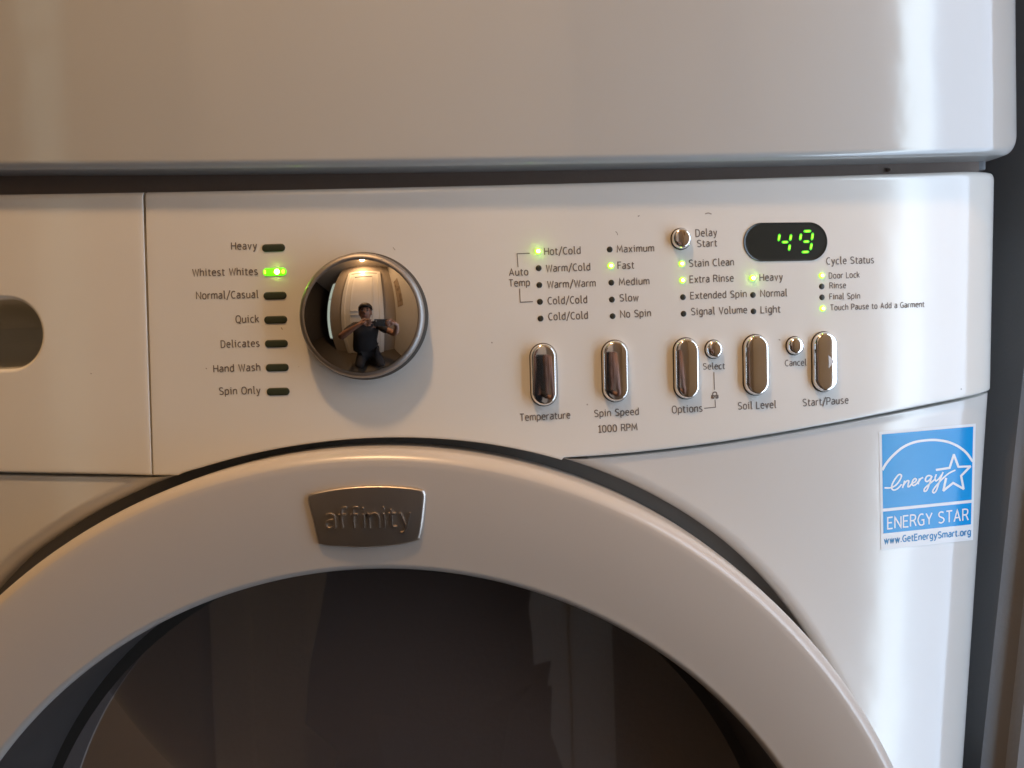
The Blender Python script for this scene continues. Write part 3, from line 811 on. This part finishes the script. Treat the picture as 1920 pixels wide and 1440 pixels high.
# sticker on the lower front panel
def quadmap(c4, surf, lift):
    TL, TR, BR, BL = [np.array(c) for c in c4]
    def f(u, v, l=0):
        p = (TL*(1-u)+TR*u)*(1-v)+(BL*(1-u)+BR*u)*v
        x, z = onto(p[0], p[1], surf); return (x, surf(x, z)-lift-l, z)
    return f
Q = [(1648.2, 809.6), (1829.3, 794), (1824, 1012.5), (1652, 1031)]
qm = quadmap(Q, LOW, .00015)
def patch(u0, u1, v0, v1, l, n=24):
    return grid([[qm(u0+(u1-u0)*i/n, v0+(v1-v0)*j/n, l) for i in range(n+1)] for j in range(n+1)])
stk = ob('sticker', *patch(0, 1, 0, 1, 0), M_stw, washer, label='blue and white energy sticker with star outline')
U0_, U1_ = .026, .975
ob('sticker_blue_field', *patch(U0_, U1_, .024, .652, .00006), M_blue, stk)
ob('sticker_blue_band', *patch(U0_, U1_, .678, .863, .00006), M_blue, stk)
# sticker artwork in its own zoom coordinates, converted to u,v of the sticker quad
def uv(px_, py_):
    """invert the bilinear quad for artwork points read off the photograph"""
    p = np.array([1630+px_/5.3333, 780+py_/5.3333]); u, v = .5, .5
    TL, TR, BR, BL = [np.array(c) for c in Q]
    for _ in range(12):
        f_ = (TL*(1-u)+TR*u)*(1-v)+(BL*(1-u)+BR*u)*v-p
        du = (TR-TL)*(1-v)+(BR-BL)*v; dv = (BL*(1-u)+BR*u)-(TL*(1-u)+TR*u)
        s_ = np.linalg.solve(np.array([du, dv]).T, -f_); u += s_[0]; v += s_[1]
    return float(u), float(v)
def dense(P, step):
    o = [P[0]]
    for a, b in zip(P, P[1:]):
        n = max(1, int(math.hypot(b[0]-a[0], b[1]-a[1])/step))
        o += [(a[0]+(b[0]-a[0])*k/n, a[1]+(b[1]-a[1])*k/n) for k in range(1, n+1)]
    return o
def art(name, strokes, hw, M, lift, z0=.00006):
    parts = []
    for k, st in enumerate(strokes):
        V, F = ribbon(dense(st, 10), hw); parts.append(([qm(*uv(a, b), z0+lift+.00003*(k % 4)) for a, b in V], F))
    V, F = merge(parts); return ob(name, V, F, M, stk)
arcs = cr([(128, 540), (170, 470), (235, 395), (330, 315), (440, 264), (560, 243), (670, 240), (780, 258), (880, 300), (965, 365), (1033, 455)], 6)
star = [(668, 538), (800, 518), (800, 518), (843, 385), (843, 385), (888, 508), (888, 508), (1008, 503), (1008, 503), (915, 598), (915, 598), (940, 728), (940, 728), (835, 668), (835, 668), (738, 745), (738, 745), (765, 622)]
star = [p for i, p in enumerate(star) if i == 0 or p != star[i-1]]
art('printed_arc', [arcs], 12, M_stw, .00004)
def ext(p, q, e):
    d = math.hypot(q[0]-p[0], q[1]-p[1]); ux, uy = (q[0]-p[0])/d, (q[1]-p[1])/d
    return [(p[0]-ux*e, p[1]-uy*e), (q[0]+ux*e, q[1]+uy*e)]
art('printed_star', [ext(a, b, 4.5) for a, b in zip(star, star[1:])], 11, M_stw, .00004)
scr = [cr([(150, 718), (215, 716), (268, 686), (310, 628), (318, 592), (295, 585), (262, 620), (228, 680), (222, 722), (245, 740), (285, 722), (322, 682)], 5),
       cr([(352, 646), (338, 690), (330, 718)], 4), cr([(333, 700), (368, 652), (392, 648), (386, 680), (384, 706), (402, 700), (428, 668)], 4),
       cr([(425, 672), (452, 660), (468, 636), (452, 624), (430, 648), (424, 680), (440, 694), (468, 678), (490, 650)], 4),
       cr([(500, 624), (492, 655), (486, 682)], 4), cr([(490, 660), (512, 626), (536, 614)], 4),
       cr([(618, 598), (585, 596), (562, 618), (560, 648), (582, 652), (610, 624), (622, 600)], 4), cr([(624, 598), (600, 672), (572, 740), (548, 752), (548, 728), (580, 694), (632, 650), (660, 628)], 4),
       cr([(668, 582), (655, 622), (664, 648), (690, 630), (722, 585)], 4), cr([(735, 560), (700, 650), (668, 742), (642, 768), (632, 748), (662, 702), (722, 634), (790, 574), (858, 540)], 4)]
art('printed_script', scr, 7.5, M_stw, .00004)
def art_text(name, text, x0, y0, x1, y1, cap, hw, M, lift, gap=2.4):
    st, W_ = strokes_of(text, gap); ang = math.atan2(y1-y0, x1-x0); sx = math.hypot(x1-x0, y1-y0)/W_; sy = cap/9.8
    out_ = []
    parts = []
    for k, s_ in enumerate(st):
        V, F = ribbon(dense(s_, 1.2), hw)
        parts.append(([qm(*uv(x0+(x1-x0)*a/W_, y0+(y1-y0)*a/W_-b*sy), .00006+lift+.00003*(k % 4)) for a, b in V], F))
    V, F = merge(parts); return ob(name, V, F, M, stk)
art_text('printed_word', 'ENERGY STAR', 182, 1128, 982, 1040, 112, .62, M_stw, .00004)
art_text('printed_word', 'www.GetEnergySmart.org', 150, 1275, 1008, 1188, 62, 1.0, M_stp, -.00002, 2.5)

# ------------------------------------------------------------------ dryer stacked above
dryer = thing('dryer', (0, .3, .93), 'large white glossy dryer with rounded lower edge stacked above the washing machine', 'dryer')
DW, DX0, DKB, DCC, DY0 = .3595, .329, .32, .016, -.0100
def dy_base(s):
    a = abs(s); y = DY0+DKB*a*a
    if a > DX0: y += DCC*(1-math.sqrt(max(0, 1-min(1, (a-DX0)/(DW-DX0))**2)))
    return y
DRY = lambda x, z: dy_base(min(abs(x), DW-.001))
DRYB = lambda x, z: DRY(x, z)+.003
BE = [onto(*p, DRYB) for p in [(0, 318), (640, 315), (1180, 306), (1560, 296), (1850, 293)]]
bf = np.polyfit([p[0] for p in BE], [p[1] for p in BE], 2)
cols = [-.343+.004*i for i in range(int((DX0+.343)/.004)+1)]+[DX0+(DW-DX0)*math.sin(math.radians(90*i/24)) for i in range(0, 25)]
rows = []
for s in cols:
    lo = float(np.polyval(bf, s)); RC = .016
    if s > DW-RC: lo += RC*(1-math.sqrt(max(0, 1-((s-DW+RC)/RC)**2)))
    rb = .0042; col = [(lo+.002, .08), (lo, .012)]
    for k in range(0, 11):
        a = math.radians(90*k/10); col.append((lo+rb*(1-math.cos(a)), .0036*(1-math.sin(a))))
    for k in range(1, 60): col.append((lo+rb+(1.15-lo-rb)*(k/59)**1.5, 0))
    rows.append([(s, dy_base(s)+dy, z) for z, dy in col])
rows.append([(x, .30, z) for x, y, z in rows[-1]])
V, F = grid(rows)
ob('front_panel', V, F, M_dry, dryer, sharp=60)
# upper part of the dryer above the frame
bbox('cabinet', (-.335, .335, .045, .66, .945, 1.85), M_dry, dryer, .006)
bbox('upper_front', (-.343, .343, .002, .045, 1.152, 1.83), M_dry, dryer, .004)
# stacking bracket seen in the gap, and small fittings behind it
a = onto(1826, 300, lambda x, z: .05); b = onto(1846, 320, lambda x, z: .05)
bbox('stacking_bracket', (a[0], b[0], .048, .07, b[1], a[1]+.002), mat('bracket_plastic', (.17, .18, .19), .5), dryer, .0015)
gr = [[(x/100, KB*(x/100)**2+.011, z) for z in (.890, .918, .945)] for x in range(-33, 35)]
ob('gap_shade_strip', *grid(gr), mat('gap_shade', (.19, .145, .12), .6, bump=[(200, .0003)]), dryer)  # brown sheet added behind the gap, standing in for its even shade
for xx, s_ in ((1665, 4),):
    gs = lambda x, z: KB*x*x+.011
    c_ = onto(xx, 314, gs)
    V, F = revolve([(1e-4, -.003), (s_*PX*.7, -.0027), (s_*PX, -.001), (s_*PX, .004)], c_[0], c_[1]-.0015, 16, cy=gs(*c_))
    ob('bracket_fitting', V, F, mat('fitting', (.22, .175, .15), .5), dryer)

# ------------------------------------------------------------------ right side: dark gap and leaning grey board
def prism(pts, y0, y1):
    n = len(pts); V = [(x, y0, z) for x, z in pts]+[(x, y1, z) for x, z in pts]
    return V, [tuple(range(n)), tuple(reversed(range(n, 2*n)))]+[(i, (i+1) % n, n+(i+1) % n, n+i) for i in range(n)]
yb = .10
p1 = onto(1925, 640, lambda x, z: yb); p2 = onto(1838, 1440, lambda x, z: yb)
dxdz = (p1[0]-p2[0])/(p1[1]-p2[1])
lx = lambda z: p2[0]+(z-p2[1])*dxdz
V, F = prism([(lx(0), 0), (lx(1.3), 1.3), (lx(1.3)+.016, 1.3), (lx(0)+.016, 0)], yb, .40)
wb = thing('side_board', (lx(0)+.05, .2, 0), 'grey board leaning in the dark gap right of the washing machine', 'board')
ob('board_edge', V, F, M_board, wb, False)
V, F = prism([(lx(0)+.016, 0), (lx(1.3)+.016, 1.3), (lx(1.3)+.12, 1.3), (lx(0)+.12, 0)], yb-.012, .40)
ob('board_face', V, F, mat('board_face', (.19, .19, .192), .75, bump=[(350, .0003)]), wb, False)

# ------------------------------------------------------------------ the room mirrored in the chrome
def struct(name, b, M): 
    return bbox(name, b, M, None, 0, kind='structure')
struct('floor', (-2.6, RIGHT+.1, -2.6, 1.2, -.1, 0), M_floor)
struct('ceiling', (-2.6, RIGHT+.1, -2.6, 1.2, CEIL, CEIL+.1), M_ceil)
struct('wall', (-.95, RIGHT+.1, BACK-.1, BACK, 0, CEIL), M_wallw)
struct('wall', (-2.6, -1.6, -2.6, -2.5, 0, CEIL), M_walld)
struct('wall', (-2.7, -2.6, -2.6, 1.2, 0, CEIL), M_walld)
struct('wall', (-1.0, -.95, -2.5, BACK, 0, CEIL), M_wallw)
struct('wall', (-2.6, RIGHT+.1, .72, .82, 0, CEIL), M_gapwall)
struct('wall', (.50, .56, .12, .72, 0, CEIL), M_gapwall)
# right wall round the window
WY0, WY1, WZ0, WZ1 = -.42, -.07, .20, 1.40
struct('wall', (RIGHT, RIGHT+.1, BACK, WY0, 0, CEIL), M_wallr)
struct('wall', (RIGHT, RIGHT+.1, WY1, .72, 0, CEIL), M_wallr)
struct('wall', (RIGHT, RIGHT+.1, WY0, WY1, 0, WZ0), M_wallr)
struct('wall', (RIGHT, RIGHT+.1, WY0, WY1, WZ1, CEIL), M_wallr)
win = thing('window', (RIGHT+.08, (WY0+WY1)/2, WZ0), 'white framed window with daylight, seen only in the chrome and enamel reflections', 'window')
for y0, y1, z0, z1, nm in ((WY0, WY0+.04, WZ0, WZ1, 'window_frame'), (WY1-.04, WY1, WZ0, WZ1, 'window_frame'), (WY0+.04, WY1-.04, WZ0, WZ0+.05, 'window_frame'), (WY0+.04, WY1-.04, WZ1-.05, WZ1, 'window_frame')):
    bbox(nm, (RIGHT+.004, RIGHT+.05, y0, y1, z0, z1), M_doorw, win, .004)
bbox('pane', (RIGHT+.022, RIGHT+.027, WY0+.04, -.335, WZ0+.05, WZ1-.05), M_pane, win, 0)
bbox('curtain', (RIGHT+.028, RIGHT+.033, -.335, WY1-.04, WZ0+.05, WZ1-.05), M_pane2, win, 0)

# white panelled door on the wall behind the photographer
dl, dr, dtop = -.60, .34, 2.18
dd = thing('room_door', (-.13, BACK, 0), 'white panelled room door mirrored in the chrome dial', 'door')
bbox('door_leaf', (dl+.10, dr-.10, BACK+.002, BACK+.03, .01, dtop), M_doorw, dd, .002)
bbox('casing', (dl, dl+.10, BACK+.002, BACK+.045, 0, dtop+.10), M_doorw, dd, .008)
bbox('casing', (dr-.10, dr, BACK+.002, BACK+.045, 0, dtop+.10), M_doorw, dd, .008)
bbox('casing', (dl+.10, dr-.10, BACK+.002, BACK+.045, dtop, dtop+.10), M_doorw, dd, .008)
for z0, z1 in ((.20, .95), (1.05, 2.0)):
    xa_, xb_ = dl+.24, dr-.24
    for b_ in ((xa_-.02, xa_, z0, z1), (xb_, xb_+.02, z0, z1), (xa_-.02, xb_+.02, z0-.02, z0), (xa_-.02, xb_+.02, z1, z1+.02)):
        bbox('panel_moulding', (b_[0], b_[1], BACK+.03, BACK+.043, b_[2], b_[3]), M_doorw, dd, .005)
# pale narrow glowing window to the left, picture on the right
cb = thing('hall_window', (-1.19, -1.27, .3), 'narrow pale window in the dim hall, mirrored left of the door', 'window')
bbox('window_frame', (-1.27, -1.09, -1.30, -1.27, .28, 2.16), M_doorw, cb, .006)
bbox('pane', (-1.25, -1.11, -1.268, -1.264, .32, 2.12), mat('pale_daylight', (.7, .8, .7), .4, emit=(.78, .92, .80), es=.5), cb, .001)
bbox('window_bar', (-1.25, -1.11, -1.262, -1.255, 1.50, 1.52), M_doorw, cb, .001)
pc = thing('wall_picture', (RIGHT, -.9, 1.45), 'dim brown picture on the warm wall, mirrored right of the door', 'picture')
bbox('picture_sheet', (RIGHT-.010, RIGHT-.002, -1.0, -.80, 1.10, 1.80), M_art, pc, .001)
# ceiling lamp
cl = thing('ceiling_lamp', (LX, LY, CEIL), 'warm glowing round ceiling lamp mirrored at the top of the dial', 'ceiling lamp')
V, F = revolve([(1e-3, 0), (.09, 0), (.09, .02), (.085, .02)], 0, 0, 32)
ob('lamp_base', [(x+LX, z+LY, CEIL-.001-y) for x, y, z in V], F, M_bezel, cl)
V, F = revolve([(.085, 0)]+[(.085*math.cos(math.radians(9*i))+1e-4, .06*math.sin(math.radians(9*i))) for i in range(1, 11)], 0, 0, 32)
ob('lamp_shade', [(x+LX, z+LY, CEIL-.022-y) for x, y, z in V], F, M_shade, cl)

# ------------------------------------------------------------------ photographer and phone
def skin(name, nodes, edges, M, parent, sub=1):
    me = bpy.data.meshes.new(name); me.from_pydata([n[:3] for n in nodes], edges, []); me.update()
    o = bpy.data.objects.new(name, me); C.objects.link(o)
    md = o.modifiers.new('s', 'SKIN'); 
    for i, n in enumerate(nodes):
        r = n[3]; r = r if isinstance(r, tuple) else (r, r)
        me.skin_vertices[0].data[i].radius = r
    me.skin_vertices[0].data[0].use_root = True
    sb_ = o.modifiers.new('ss', 'SUBSURF'); sb_.levels = sub; sb_.render_levels = sub
    dg = bpy.context.evaluated_depsgraph_get(); dg.update()
    nm = bpy.data.meshes.new_from_object(o.evaluated_get(dg)); o.modifiers.clear(); o.data = nm
    nm.polygons.foreach_set('use_smooth', [True]*len(nm.polygons)); nm.materials.clear(); nm.materials.append(M)
    o.parent = parent; o.location = -Vector(origin(parent)); return o
per = thing('person', (-.03, -.80, 0), 'kneeling person in black v-neck shirt holding a phone, mirrored in the chrome dial', 'person')
N = []; E_ = []
def nd(x, y, z, r, par=None):
    N.append((x, y, z, r)); i = len(N)-1
    if par is not None: E_.append((par, i))
    return i
pel = nd(-.05, -.86, .30, (.13, .10))
sp = nd(-.04, -.85, .45, (.13, .09), pel); ch = nd(-.03, -.80, .62, (.125, .08), sp); uc = nd(-.03, -.78, .72, (.11, .06), ch)
nk = nd(-.03, -.755, .80, .052, uc); nk2 = nd(-.03, -.735, .835, .05, nk)
j1 = nd(-.03, -.715, .865, (.070, .072), nk2); h1 = nd(-.03, -.715, .92, (.090, .10), j1); h2 = nd(-.03, -.72, .975, (.090, .10), h1); h3 = nd(-.03, -.725, 1.01, (.060, .07), h2)
def hand(wr, palm_dir, side, par):
    """palm plus four curled fingers and a side thumb, closing on the phone"""
    wx, wy, wz = wr; px_ = palm_dir
    p = nd(wx+px_*.035, wy+.004, wz+.015, (.024, .016), par); p2 = nd(wx+px_*.065, wy+.006, wz+.024, (.030, .014), p)
    for i, (L, dz) in enumerate(((.030, .026), (.034, .010), (.031, -.008), (.024, -.024))):
        a_ = nd(wx+px_*(.088), wy+.012, wz+.024+dz, .0095, p2)
        b_ = nd(wx+px_*(.088+L*.7), wy+.020, wz+.026+dz, .0085, a_)
        c_ = nd(wx+px_*(.088+L*1.25), wy+.018, wz+.026+dz*.9, .0078, b_)
        nd(wx+px_*(.088+L*1.55), wy+.010, wz+.025+dz*.9, .007, c_)
    t = nd(wx+px_*.045, wy-.012, wz+.046, .011, p); t2 = nd(wx+px_*.068, wy-.016, wz+.058, .0095, t); nd(wx+px_*.090, wy-.014, wz+.062, .008, t2)
for sd_, sh, el, wr, pdx in ((-1, (-.21, -.77, .755), (-.35, -.53, .645), (-.10, -.468, .790), 1), (1, (.14, -.77, .755), (.32, -.55, .650), (.292, -.468, .775), -1)):
    s0 = nd(sh[0], sh[1], sh[2], .056, uc); s1 = nd((sh[0]+el[0])/2, (sh[1]+el[1])/2, (sh[2]+el[2])/2, .047, s0)
    e0 = nd(*el, .044, s1); f0 = nd(el[0]*.6+wr[0]*.4, el[1]*.6+wr[1]*.4, el[2]*.6+wr[2]*.4, .042, e0); w0 = nd(*wr, (.026, .020), f0)
    hand(wr, pdx, sd_, w0)
for sg in (-1, 1):
    t0 = nd(-.03+sg*.10, -.84, .26, .095, pel); kn = nd(-.03+sg*.17, -.50, .13, .062, t0); sh_ = nd(-.03+sg*.15, -.72, .065, .052, kn); an = nd(-.03+sg*.13, -.95, .045, .036, sh_); nd(-.03+sg*.13, -1.03, .035, .03, an)
skin('body', N, E_, M_skin, per)
# shirt
N = []; E_ = []
a0_ = nd(-.07, -.845, .22, (.30, .19)); a1_ = nd(-.065, -.835, .44, (.25, .165), a0_); a2_ = nd(-.05, -.80, .62, (.215, .135), a1_); a3_ = nd(-.035, -.785, .70, (.185, .104), a2_); a4_ = nd(-.03, -.770, .765, (.115, .080), a3_)
for sh, el in (((-.21, -.77, .755), (-.35, -.53, .645)), ((.14, -.77, .755), (.30, -.55, .650))):
    b0 = nd(*sh, .068, a3_); nd(*(np.array(sh)*.62+np.array(el)*.38), .064, b0); nd(*(np.array(sh)*.28+np.array(el)*.72), .058, len(N)-1)
skin('shirt', N, E_, M_shirt, per)
N = []; E_ = []
p0 = nd(-.03, -.862, .27, (.170, .130))
for sg in (-1, 1):
    t0 = nd(-.03+sg*.10, -.83, .25, .108, p0); kn = nd(-.03+sg*.17, -.49, .135, .074, t0); s_ = nd(-.03+sg*.15, -.72, .07, .062, kn); nd(-.03+sg*.13, -.93, .05, .048, s_)
skin('trousers', N, E_, M_jean, per)
# hair: cap over the skull, short at the sides
V, F = revolve([(1e-4, 0)]+[(math.sin(math.radians(9*i)), 1-math.cos(math.radians(9*i))) for i in range(1, 12)], 0, 0, 40)
hv = []
for x, y, z in V:
    k = 1+.03*math.sin(x*23)*math.cos(z*19)
    hv.append((-.03+x*.099*k, -.732+z*.112*k, 1.078-y*.092-(.0 if z < .1 else .0)+.03*max(0, z)*y))
ob('hair', hv, F, M_hair, per)
def blob(name, c_, r_, M): 
    V, F = revolve([(math.sin(math.radians(15*i))+1e-4, -math.cos(math.radians(15*i))) for i in range(13)], 0, 0, 16)
    ob(name, [(c_[0]+x*r_[0], c_[1]+y*r_[1], c_[2]+z*r_[2]) for x, y, z in V], F, M, per)
blob('nose', (-.03, -.622, .925), (.014, .018, .022), M_skin)
for s_ in (-1, 1):
    blob('eye', (-.03+s_*.030, -.640, .955), (.013, .006, .007), M_lens); blob('ear', (-.03+s_*.082, -.72, .935), (.010, .020, .032), M_skin)
    blob('eyebrow', (-.03+s_*.030, -.638, .974), (.018, .006, .004), M_hair)
blob('mouth', (-.03, -.646, .888), (.022, .008, .006), mat('lips', (.30, .10, .08), .5))
# phone: just behind the viewpoint
ph = thing('phone', (CAM[0]+.05, CAM[1]-.006, CAM[2]-.03), 'black phone held sideways in both hands, mirrored in the chrome dial', 'phone')
def pp(u, v, d):
    P_ = CAM+Rv*u+Uv*v-Fv*d; return tuple(P_)
def pbox(name, u0, u1, v0, v1, d0, d1, M, bev=.002):
    V, F = box(u0, u1, v0, v1, d0, d1); o = ob(name, [pp(*v) for v in V], F, M, ph, False)
    bm = bmesh.new(); bm.from_mesh(o.data); bmesh.ops.bevel(bm, geom=bm.edges[:], offset=bev, segments=2, affect='EDGES'); bm.to_mesh(o.data); bm.free(); return o
pbox('phone_case', -.016, .122, -.050, .017, .004, .012, M_phone, .0028)
pbox('phone_screen', -.012, .118, -.046, .013, .0122, .0128, M_lens, .0002)
V, F = revolve([(.0035, .0), (.006, .0), (.006, .002)], 0, 0, 24)
ob('lens_ring', [pp(x, z, y+.0022) for x, y, z in V], F, M_bezel, ph)
V, F = revolve([(1e-4, .0), (.004, .0003)], 0, 0, 24)
ob('lens', [pp(x, z, y+.0034) for x, y, z in V], F, M_lens, ph)
